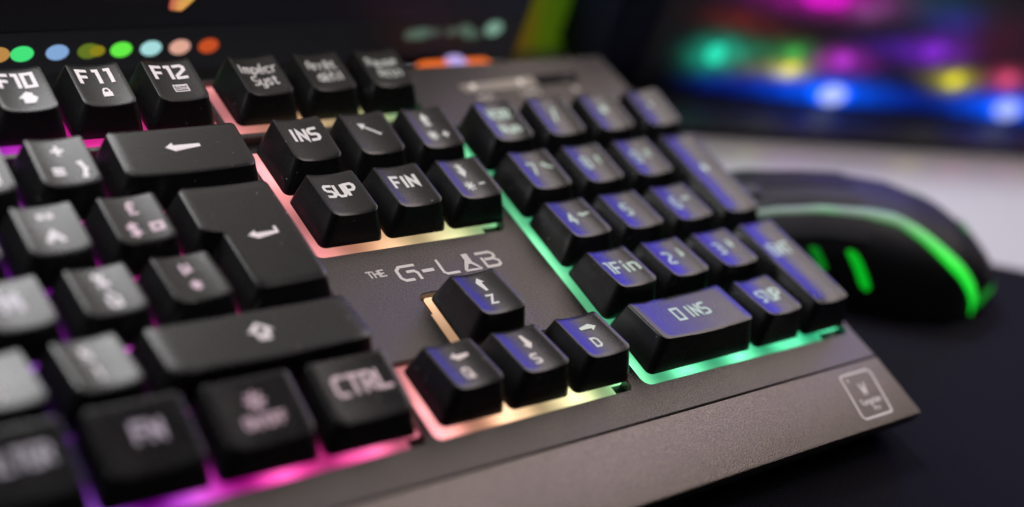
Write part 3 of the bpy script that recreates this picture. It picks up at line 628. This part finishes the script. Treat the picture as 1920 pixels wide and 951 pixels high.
# ================================================================== THE MOUSE
def mouse():
    root = empty('gaming_mouse', Vector((27.5, 2.3, 0))*U, (0, 0, math.radians(MOUSE_AZ)))
    tag(root, 'black mouse with a glowing green stripe, on the mat right of the keyboard', 'mouse')
    L = MOUSE_L
    def ip(t, tab):
        for (a, va), (b, vb) in zip(tab, tab[1:]):
            if t <= b:
                s = (t-a)/(b-a); s = s*s*(3-2*s)*.35+s*.65; return va+(vb-va)*s
        return tab[-1][1]
    Wt = [(0, .05), (.02, .40), (.06, .75), (.13, 1.05), (.25, 1.35), (.4, 1.45), (.55, 1.38), (.7, 1.3), (.85, 1.32), (.95, 1.2), (1, .9)]
    Ht = [(0, .15), (.02, .37), (.06, .62), (.13, .88), (.25, 1.13), (.4, 1.27), (.55, 1.28), (.68, 1.2), (.8, 1.04), (.92, .8), (1, .45)]
    def surf(t, ph, grow=0):      # ph 0 = near side at the base ... 180 = far side
        a = math.radians(ph); w_, h_ = ip(t, Wt)+grow, ip(t, Ht)+grow
        c, s = math.cos(a), math.sin(a); e = .78
        y = math.copysign(abs(c)**e, c)*w_; z = abs(s)**e*h_
        y *= 1-.10*(z/h_ if h_ else 0)**2-.07*math.sin(min(1, z/h_*1.0)*math.pi)
        return Vector((t*L, y, .06+z))
    NT = 36; NP = 30
    bm = bmesh.new()
    ts = [(i/NT)**1.25 for i in range(NT+1)]
    rings = [[surf(t, 180*j/NP) for j in range(NP+1)] for t in ts]
    loft(bm, rings)
    m, nt, b = nodes('black_mouse_shell')
    b.inputs['Base Color'].default_value = (.010, .010, .013, 1); b.inputs['Roughness'].default_value = .5; b.inputs['Specular IOR Level'].default_value = .22
    mesh('shell', bm, m, root, angle=70)
    def band(name, path, hw, mat, grow=.025):
        bm = bmesh.new(); A = []; B = []; C_ = []; D = []
        for t, ph, k in path:
            A.append(surf(t, ph-hw*k, grow*.2)); B.append(surf(t, ph-hw*k*.8, grow)); C_.append(surf(t, ph+hw*k*.8, grow)); D.append(surf(t, ph+hw*k, grow*.2))
        vs = [[bm.verts.new(p) for p in l] for l in (A, B, C_, D)]
        for a, c in zip(vs, vs[1:]):
            for i in range(len(path)-1): bm.faces.new((a[i], a[i+1], c[i+1], c[i]))
        return mesh(name, bm, mat, root, angle=60)
    gm, nt, b = nodes('green_light_strip')
    tc = N(nt, 'ShaderNodeTexCoord'); s = N(nt, 'ShaderNodeSeparateXYZ'); nt.links.new(tc.outputs['Object'], s.inputs[0])
    mr = N(nt, 'ShaderNodeMapRange'); mr.inputs['From Max'].default_value = L*U; nt.links.new(s.outputs[0], mr.inputs['Value'])
    r = ramp(nt, [(0, (.8, .8, .8)), (.30, (.9, .9, .9)), (.46, (.16, .16, .16)), (.62, (.05, .05, .05)), (.68, (.16, .16, .16)), (.74, (.04, .04, .04)), (1, (.02, .02, .02))])
    nt.links.new(mr.outputs[0], r.inputs[0]); nt.links.new(r.outputs[0], b.inputs['Emission Strength'])
    b.inputs['Emission Color'].default_value = (.0, 1, .03, 1); b.inputs['Base Color'].default_value = (.20, .25, .22, 1); b.inputs['Roughness'].default_value = .45
    path = []
    for i in range(41):
        t = .145+.84*i/40
        ph = 7+65*min(1, ((t-.145)/.32))**.62
        path.append((t, ph, 1.0-.42*min(1, max(0, (t-.35)/.3))))
    band('light_strip', path, 7.5, gm)
    dim = plain('dim_green_strip', (.02, .05, .02), .4, emit=(0, 1, .05), strength=.20)
    band('rear_light_strip', [(.004+.145*(1-i/20)**1.5, 9+30*(i/20), 1) for i in range(21)], 6, dim)
    gl = plain('green_side_light', (.02, .1, .02), .4, emit=(0, 1, .03), strength=.42)
    gl2 = plain('faint_green_side_light', (.02, .05, .02), .4, emit=(0, 1, .05), strength=.16)
    def side(t0, p0, t1, p1, mat, k=.055):
        bm = bmesh.new(); n = 12; vs = []
        for i in range(n+1):
            s_ = i/n; t = t0+(t1-t0)*s_; p = p0+(p1-p0)*s_; e = math.sqrt(max(0, 1-(2*s_-1)**8))*k
            vs.append([bm.verts.new(surf(t-e/2, p, .03)), bm.verts.new(surf(t+e/2, p, .03))])
        for a, c in zip(vs, vs[1:]): bm.faces.new((a[0], c[0], c[1], a[1]))
        mesh('side_light', bm, mat, root, smooth=False)
    side(.62, 38, .54, 10, gl, .035); side(.73, 38, .68, 18, gl2, .03)
    # wheel and the seam between the two buttons at the front end
    bm = bmesh.new(); n = 24
    zc = surf(.86, 90).z-.25
    rr = [(.30, -.13), (.34, -.1), (.34, .1), (.30, .13)]
    loft(bm, [[Vector((.86*L+r_*math.cos(2*math.pi*i/n), y_, zc+r_*math.sin(2*math.pi*i/n))) for i in range(n)] for r_, y_ in rr])
    mesh('scroll_wheel', bm, plain('rubber_wheel', (.02, .02, .02), .6), root, angle=40)
    for sx in (-1, 1):
        bm = bmesh.new(); vs = []
        for i in range(14):
            t = .56+.42*i/13; vs.append([bm.verts.new(surf(t, 90+sx*(4+0*i), .02)), bm.verts.new(surf(t, 90+sx*26, .035)), bm.verts.new(surf(t, 90+sx*44, .02))])
        for a, c in zip(vs, vs[1:]):
            for j in range(2): bm.faces.new((a[j], c[j], c[j+1], a[j+1]))
        mesh('button', bm, m, root)
    for t, ph in ((.30, 112), (.20, 108), (.12, 112), (.16, 92)):
        bm = bmesh.new(); n = 6
        c0 = bm.verts.new(surf(t, ph, .02)); v = [bm.verts.new(surf(t+.022*math.cos(i*math.pi/3), ph+4*math.sin(i*math.pi/3), .02)) for i in range(n)]
        for i in range(n): bm.faces.new((c0, v[i], v[(i+1) % n]))
        mesh('shell_light', bm, dim, root, smooth=False)
    return root
MOUSE_AZ = 155; MOUSE_L = 5.7
mouse()

# ================================================================== THE MONITOR (bottom edge only in view)
mon = empty('monitor', Vector((11, 9.5, 0))*U)
tag(mon, 'dark monitor with a row of coloured icons along its lower edge, behind the keyboard', 'monitor')
def mon_part(name, bm, mat, parent=mon, **k):
    o = mesh(name, bm, mat, parent, **k)
    return o
OX, OY = 11, 9.5
def vbox(x0, y0, z0, x1, y1, z1, r=.04, b=.015):      # box with coordinates relative to the monitor's base
    bm = bmesh.new(); box(bm, x0-OX, y0-OY, z0, x1-OX, y1-OY, z1, r, b); return bm
mblack = plain('monitor_black', (.010, .010, .012), .45)
mon_part('frame', vbox(-3, 9.22, .35, 21.85, 9.9, 15.5, .1, .03), mblack, angle=30)
scr_m, nt, b = nodes('screen_picture')
tc = N(nt, 'ShaderNodeTexCoord'); s = N(nt, 'ShaderNodeSeparateXYZ'); nt.links.new(tc.outputs['Object'], s.inputs[0])
mr = N(nt, 'ShaderNodeMapRange'); mr.inputs['From Min'].default_value = 0; mr.inputs['From Max'].default_value = 11*U; nt.links.new(s.outputs[0], mr.inputs['Value'])
r = ramp(nt, [(0, (.0006, .0006, .0008)), (.45, (.0022, .0024, .004)), (1, (.003, .003, .008))]); nt.links.new(mr.outputs[0], r.inputs[0])
mz = N(nt, 'ShaderNodeMapRange'); mz.inputs['From Max'].default_value = 15*U; nt.links.new(s.outputs[2], mz.inputs['Value'])
rz = ramp(nt, [(0, (0, 0, 0)), (.19, (0, 0, 0)), (.25, (.50, .46, .43)), (.55, (.55, .51, .48)), (.68, (.03, .03, .03)), (1, (.01, .01, .01))]); nt.links.new(mz.outputs[0], rz.inputs[0])
rx_ = ramp(nt, [(0, (1, 1, 1)), (.30, (1, 1, 1)), (.48, (.48, .48, .48)), (.62, (.32, .31, .30)), (1, (.28, .27, .26))]); nt.links.new(mr.outputs[0], rx_.inputs[0])
rs_ = N(nt, 'ShaderNodeMix', data_type='RGBA', blend_type='MULTIPLY'); rs_.inputs[0].default_value = 1; nt.links.new(rz.outputs[0], rs_.inputs[6]); nt.links.new(rx_.outputs[0], rs_.inputs[7])
rk_ = N(nt, 'ShaderNodeVectorMath', operation='SCALE'); rk_.inputs['Scale'].default_value = 3.4; nt.links.new(rs_.outputs[2], rk_.inputs[0])
ad = N(nt, 'ShaderNodeMix', data_type='RGBA', blend_type='ADD'); ad.inputs[0].default_value = 1
nt.links.new(r.outputs[0], ad.inputs[6]); nt.links.new(rk_.outputs[0], ad.inputs[7])
nt.links.new(ad.outputs[2], b.inputs['Emission Color']); b.inputs['Emission Strength'].default_value = 1
b.inputs['Base Color'].default_value = (.01, .01, .011, 1); b.inputs['Roughness'].default_value = .5
screen = mon_part('screen', vbox(-2.8, 9.19, .60, 21.68, 9.24, 15.2), scr_m, angle=30)
bar = mon_part('taskbar', vbox(-2.8, 9.178, .70, 21.66, 9.189, 1.32), plain('taskbar_glow', (.01, .01, .01), .6, emit=(.7, .75, 1), strength=.006), screen, smooth=False)
def disc(name, x, z, r_, color, st, parent, y=9.172, n=20):
    bm = bmesh.new()
    loft(bm, [[Vector((x-OX+1.3*r_*math.cos(2*math.pi*i/n), yy-OY, z+r_*math.sin(2*math.pi*i/n))) for i in range(n)] for yy in (y+.005, y)])
    return mesh(name, bm, plain('icon_glow', tuple(c*.3 for c in color), .5, emit=color, strength=st), parent, smooth=False)
ICONS = [(12.86, (.8, .4, .1), .5), (13.18, (.06, .85, .22), .75), (13.66, (.30, .52, .90), .62), (14.10, (.18, .26, .02), .55), (14.22, (.35, .30, .01), .6), (14.57, (.13, .90, .06), .8), (15.01, (.42, .80, .80), .75), (15.45, (.95, .50, .38), .65), (15.90, (.75, .10, .02), .6)]
for x, c, st in ICONS: disc('icon', x, 1.00, .122 if c != (.35, .30, .01) else .085, c, st*1.15, screen, y=9.172 if c != (.35, .30, .01) else 9.165)
disc('icon', 21.12, 1.09, .135, (.33, .62, .48), .55, screen)
for x, z, rr_, st in ((19.45, 1.04, .10, .14), (19.62, 1.05, .11, .2), (19.75, 1.06, .09, .14), (19.95, 1.06, .07, .08), (20.25, 1.06, .08, .12), (20.5, 1.10, .1, .16), (20.62, 1.02, .10, .17), (20.78, .98, .08, .1)):
    disc('icon', x, z, rr_, (.33, .60, .45), st, screen)
bm = bmesh.new(); pts = [(15.16, 1.62), (15.36, 1.60), (15.52, 1.78), (15.68, 2.05), (15.56, 2.5), (15.34, 2.3), (15.16, 1.9)]
loft(bm, [[Vector((x-OX, yy-OY, z)) for x, z in [tuple(p) for p in rounded(pts, .05, 3)]] for yy in (9.178, 9.172)])
fm, nt, b = nodes('flame_picture'); b.inputs['Emission Strength'].default_value = .75
tc = N(nt, 'ShaderNodeTexCoord'); s = N(nt, 'ShaderNodeSeparateXYZ'); nt.links.new(tc.outputs['Object'], s.inputs[0])
mr = N(nt, 'ShaderNodeMapRange'); mr.inputs['From Min'].default_value = (15.16-OX)*U; mr.inputs['From Max'].default_value = (15.66-OX)*U; nt.links.new(s.outputs[0], mr.inputs['Value'])
r = ramp(nt, [(0, (.5, .03, .01)), (.35, (.9, .38, .03)), (1, (.75, .5, .02))]); nt.links.new(mr.outputs[0], r.inputs[0]); nt.links.new(r.outputs[0], b.inputs['Emission Color'])
mesh('wallpaper_flame', bm, fm, screen, smooth=False)
bm = bmesh.new(); box(bm, -2, .1, 0, 7, 3.5, .35, .4); mon_part('stand_foot', bm, mblack, angle=30)
bm = bmesh.new(); box(bm, 1.2, .5, .3, 3.8, 1.6, 9, .2); mon_part('stand_neck', bm, mblack, angle=30)

# orange streak of unknown nature, built as a glowing bar before the monitor
ob = empty('orange_streak', Vector((20.6, 8.65, 0))*U)
tag(ob, 'orange glowing bar with a lilac spot, in the gap between keyboard and monitor', 'light bar')
bm = bmesh.new(); box(bm, -1.25, -.25, 0, .35, .25, .55, .1); mesh('base', bm, mblack, ob, angle=30)
bm = bmesh.new(); box(bm, -1.2, -.2, .60, .3, .22, .76, .18, .06); mesh('glowing_top', bm, plain('orange_glow', (.3, .1, .02), .5, emit=(1, .17, .02), strength=.95), ob, angle=30)
bm = bmesh.new(); box(bm, -.62, -.21, .66, -.28, .23, .83, .12, .04); mesh('lilac_spot', bm, plain('lilac_glow', (.3, .3, .4), .5, emit=(.55, .42, .95), strength=.8), ob, angle=30)

# yellow-green light column right of the monitor
lc = empty('light_column', Vector((23.3, 10.6, 0))*U, (0, math.radians(-17), 0))
tag(lc, 'dim yellow-green glowing column standing right of the monitor', 'lamp')
bm = bmesh.new(); box(bm, -.95, -.45, -.35, 1.0, .45, -.28, .2); mesh('foot', bm, mblack, lc, angle=30)
cm, nt, b = nodes('column_glow'); b.inputs['Base Color'].default_value = (.05, .05, .02, 1); b.inputs['Emission Strength'].default_value = 1
tc = N(nt, 'ShaderNodeTexCoord'); s = N(nt, 'ShaderNodeSeparateXYZ'); nt.links.new(tc.outputs['Object'], s.inputs[0])
mr = N(nt, 'ShaderNodeMapRange'); mr.inputs['From Min'].default_value = -.75*U; mr.inputs['From Max'].default_value = .75*U; nt.links.new(s.outputs[0], mr.inputs['Value'])
r = ramp(nt, [(0, (.03, .06, 0)), (.25, (.10, .05, .004)), (.6, (.05, .09, .002)), (1, (.025, .07, .002))]); nt.links.new(mr.outputs[0], r.inputs[0]); nt.links.new(r.outputs[0], b.inputs['Emission Color'])
bm = bmesh.new(); box(bm, -.8, -.3, -.3, .85, .3, 7, .2, .05); mesh('glowing_tube', bm, cm, lc, angle=30)

# ================================================================== THE LIT CASE
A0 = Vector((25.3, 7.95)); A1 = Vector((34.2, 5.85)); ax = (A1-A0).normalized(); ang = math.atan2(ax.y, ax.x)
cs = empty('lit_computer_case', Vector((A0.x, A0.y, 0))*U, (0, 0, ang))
tag(cs, 'black case with rows of blurred blue, yellow, violet and green lights, upper right', 'computer case')
bm = bmesh.new(); box(bm, -1.9, -.8, .0, 12.9, 4.4, .085, .1); mesh('plinth_shade_slab', bm, mblack, cs, angle=30)  # pushed forward as a black slab to stand for the shadow band
bm = bmesh.new(); box(bm, -2.0, .35, .09, 13, 4.5, 3.1, .1); mesh('body', bm, plain('case_black', (.003, .005, .022), .6, spec=.2), cs, angle=30)
def glow(color, st): return plain('lamp_glow', tuple(c*.1 for c in color), .4, emit=color, strength=st)
def lamp(x, z, rx, rz, color, st, name='lamp', y=.33):
    bm = bmesh.new(); n = 20
    loft(bm, [[Vector((x+rx*k*math.cos(2*math.pi*i/n), yy, z+rz*k*math.sin(2*math.pi*i/n))) for i in range(n)] for yy, k in ((.36, 1), (y, 1), (y-.04, .7))])
    mesh(name, bm, glow(color, st), cs, smooth=False)
LAMPS = []

LAMPS = [  # x, z, rx, rz, colour, strength
 (.30, .98, .30, .30, (.02, .80, .50), .75), (.75, 1.05, .35, .22, (.02, .40, .25), .35), (1.55, 1.15, .45, .22, (.06, .35, .12), .40), (1.15, .75, .30, .20, (.25, .22, .12), .3),
 (2.05, 1.15, .22, .2, (.10, .70, .10), .5), (2.12, .84, .25, .13, (1, .85, .10), .85), (1.75, .76, .30, .12, (.5, .4, .08), .4), (2.15, .68, .22, .08, (.8, .8, .7), .6),
 (3.25, 1.12, .30, .24, (.62, .04, .80), .62), (2.85, 1.08, .2, .2, (.6, .05, .45), .4), (3.8, 1.05, .3, .2, (.30, .01, .30), .35),
 (4.5, 1.50, .55, .24, (.12, .01, .65), .45), (5.35, 1.52, .42, .30, (.26, .02, .75), .6), (6.0, 1.5, .3, .25, (.20, .02, .45), .32), (5.55, 2.1, .35, .3, (.04, .02, .45), .4),
 (6.30, .92, .28, .20, (1, .90, .03), .85), (5.75, 1.0, .35, .12, (.35, .30, .02), .35), (6.8, 1.0, .2, .15, (.4, .25, .05), .3), (7.72, 1.06, .28, .22, (1, .10, .25), .7), (7.3, 1.15, .2, .2, (.4, .02, .12), .3),
 (.55, .42, .34, .22, (.0, .03, .75), .30), (1.55, .42, .45, .22, (.0, .03, .75), .32), (2.5, .42, .45, .2, (.0, .03, .8), .34), (4.3, .42, .5, .2, (.0, .03, .6), .15), (5.3, .40, .4, .2, (.0, .03, .7), .32), (6.5, .42, .5, .18, (.0, .03, .8), .26), (7.3, .42, .3, .2, (.0, .05, .9), .4),
 (3.38, .36, .80, .32, (.0, .10, 1), 1.5), (8.15, .38, .80, .32, (.0, .10, 1), 1.5), (12, .4, .5, .25, (0, .1, 1), 1),  # the wide blue discs are halos drawn round the pale lamp cores
 (.45, 1.75, .42, .2, (.45, .03, .02), .28), (1.2, 1.55, .5, .15, (.3, .02, .02), .2), (2.15, 2.38, .80, .30, (.75, .0, .60), .75), (3.3, 2.2, .25, .2, (.35, .2, .45), .28),
 (4.5, 2.55, .8, .4, (.0, .12, .10), .30), (5.2, 2.35, .5, .3, (.0, .02, .35), .3), (6.8, 1.9, .7, .6, (.22, .0, .06), .22), (9.2, 1.0, .4, .25, (.9, .1, .5), .5), (10.3, .9, .3, .2, (1, .8, .05), .7)]
# added panel: the soft halo round every lamp is painted into vertex colours
bm = bmesh.new(); NX, NZ = 130, 30; vs = {}
for i in range(NX+1):
    for j in range(NZ+1): vs[i, j] = bm.verts.new((-1.2+14.0*i/NX, .32, .12+2.9*j/NZ))
for i in range(NX):
    for j in range(NZ): bm.faces.new((vs[i, j], vs[i+1, j], vs[i+1, j+1], vs[i, j+1]))
gl_cols = []
for v in bm.verts:
    c = [0, 0, 0]
    for x, z, rx, rz, cc, st in LAMPS:
        q = ((v.co.x-x)/(rx*1.7))**2+((v.co.z-z)/(rz*1.05))**2
        if q < 9:
            k = st*.42*math.exp(-q)*(1+.35*math.sin(9*v.co.x)*math.sin(13*v.co.z+x))
            for t in range(3): c[t] += cc[t]*k
    gl_cols.append(c)
bmesh.ops.recalc_face_normals(bm, faces=bm.faces)
gm_, nt, b = nodes('painted_halo')
at = N(nt, 'ShaderNodeAttribute', attribute_name='glow'); nt.links.new(at.outputs['Color'], b.inputs['Emission Color']); b.inputs['Emission Strength'].default_value = 1.5
b.inputs['Base Color'].default_value = (.01, .01, .015, 1); b.inputs['Roughness'].default_value = .6
fr = mesh('halo_panel', bm, gm_, cs)
ca = fr.data.color_attributes.new('glow', 'FLOAT_COLOR', 'POINT')
for i, c in enumerate(gl_cols): ca.data[i].color = (*c, 1)
for x, z, rx, rz, c, st in LAMPS:
    if st >= .5: lamp(x, z, rx*.75, rz*.8, c, st*1.25)
lamp(3.38, .36, .30, .20, (.42, .50, 1), 1.25, y=.25); lamp(8.15, .38, .32, .20, (.42, .50, 1), 1.25, y=.25)
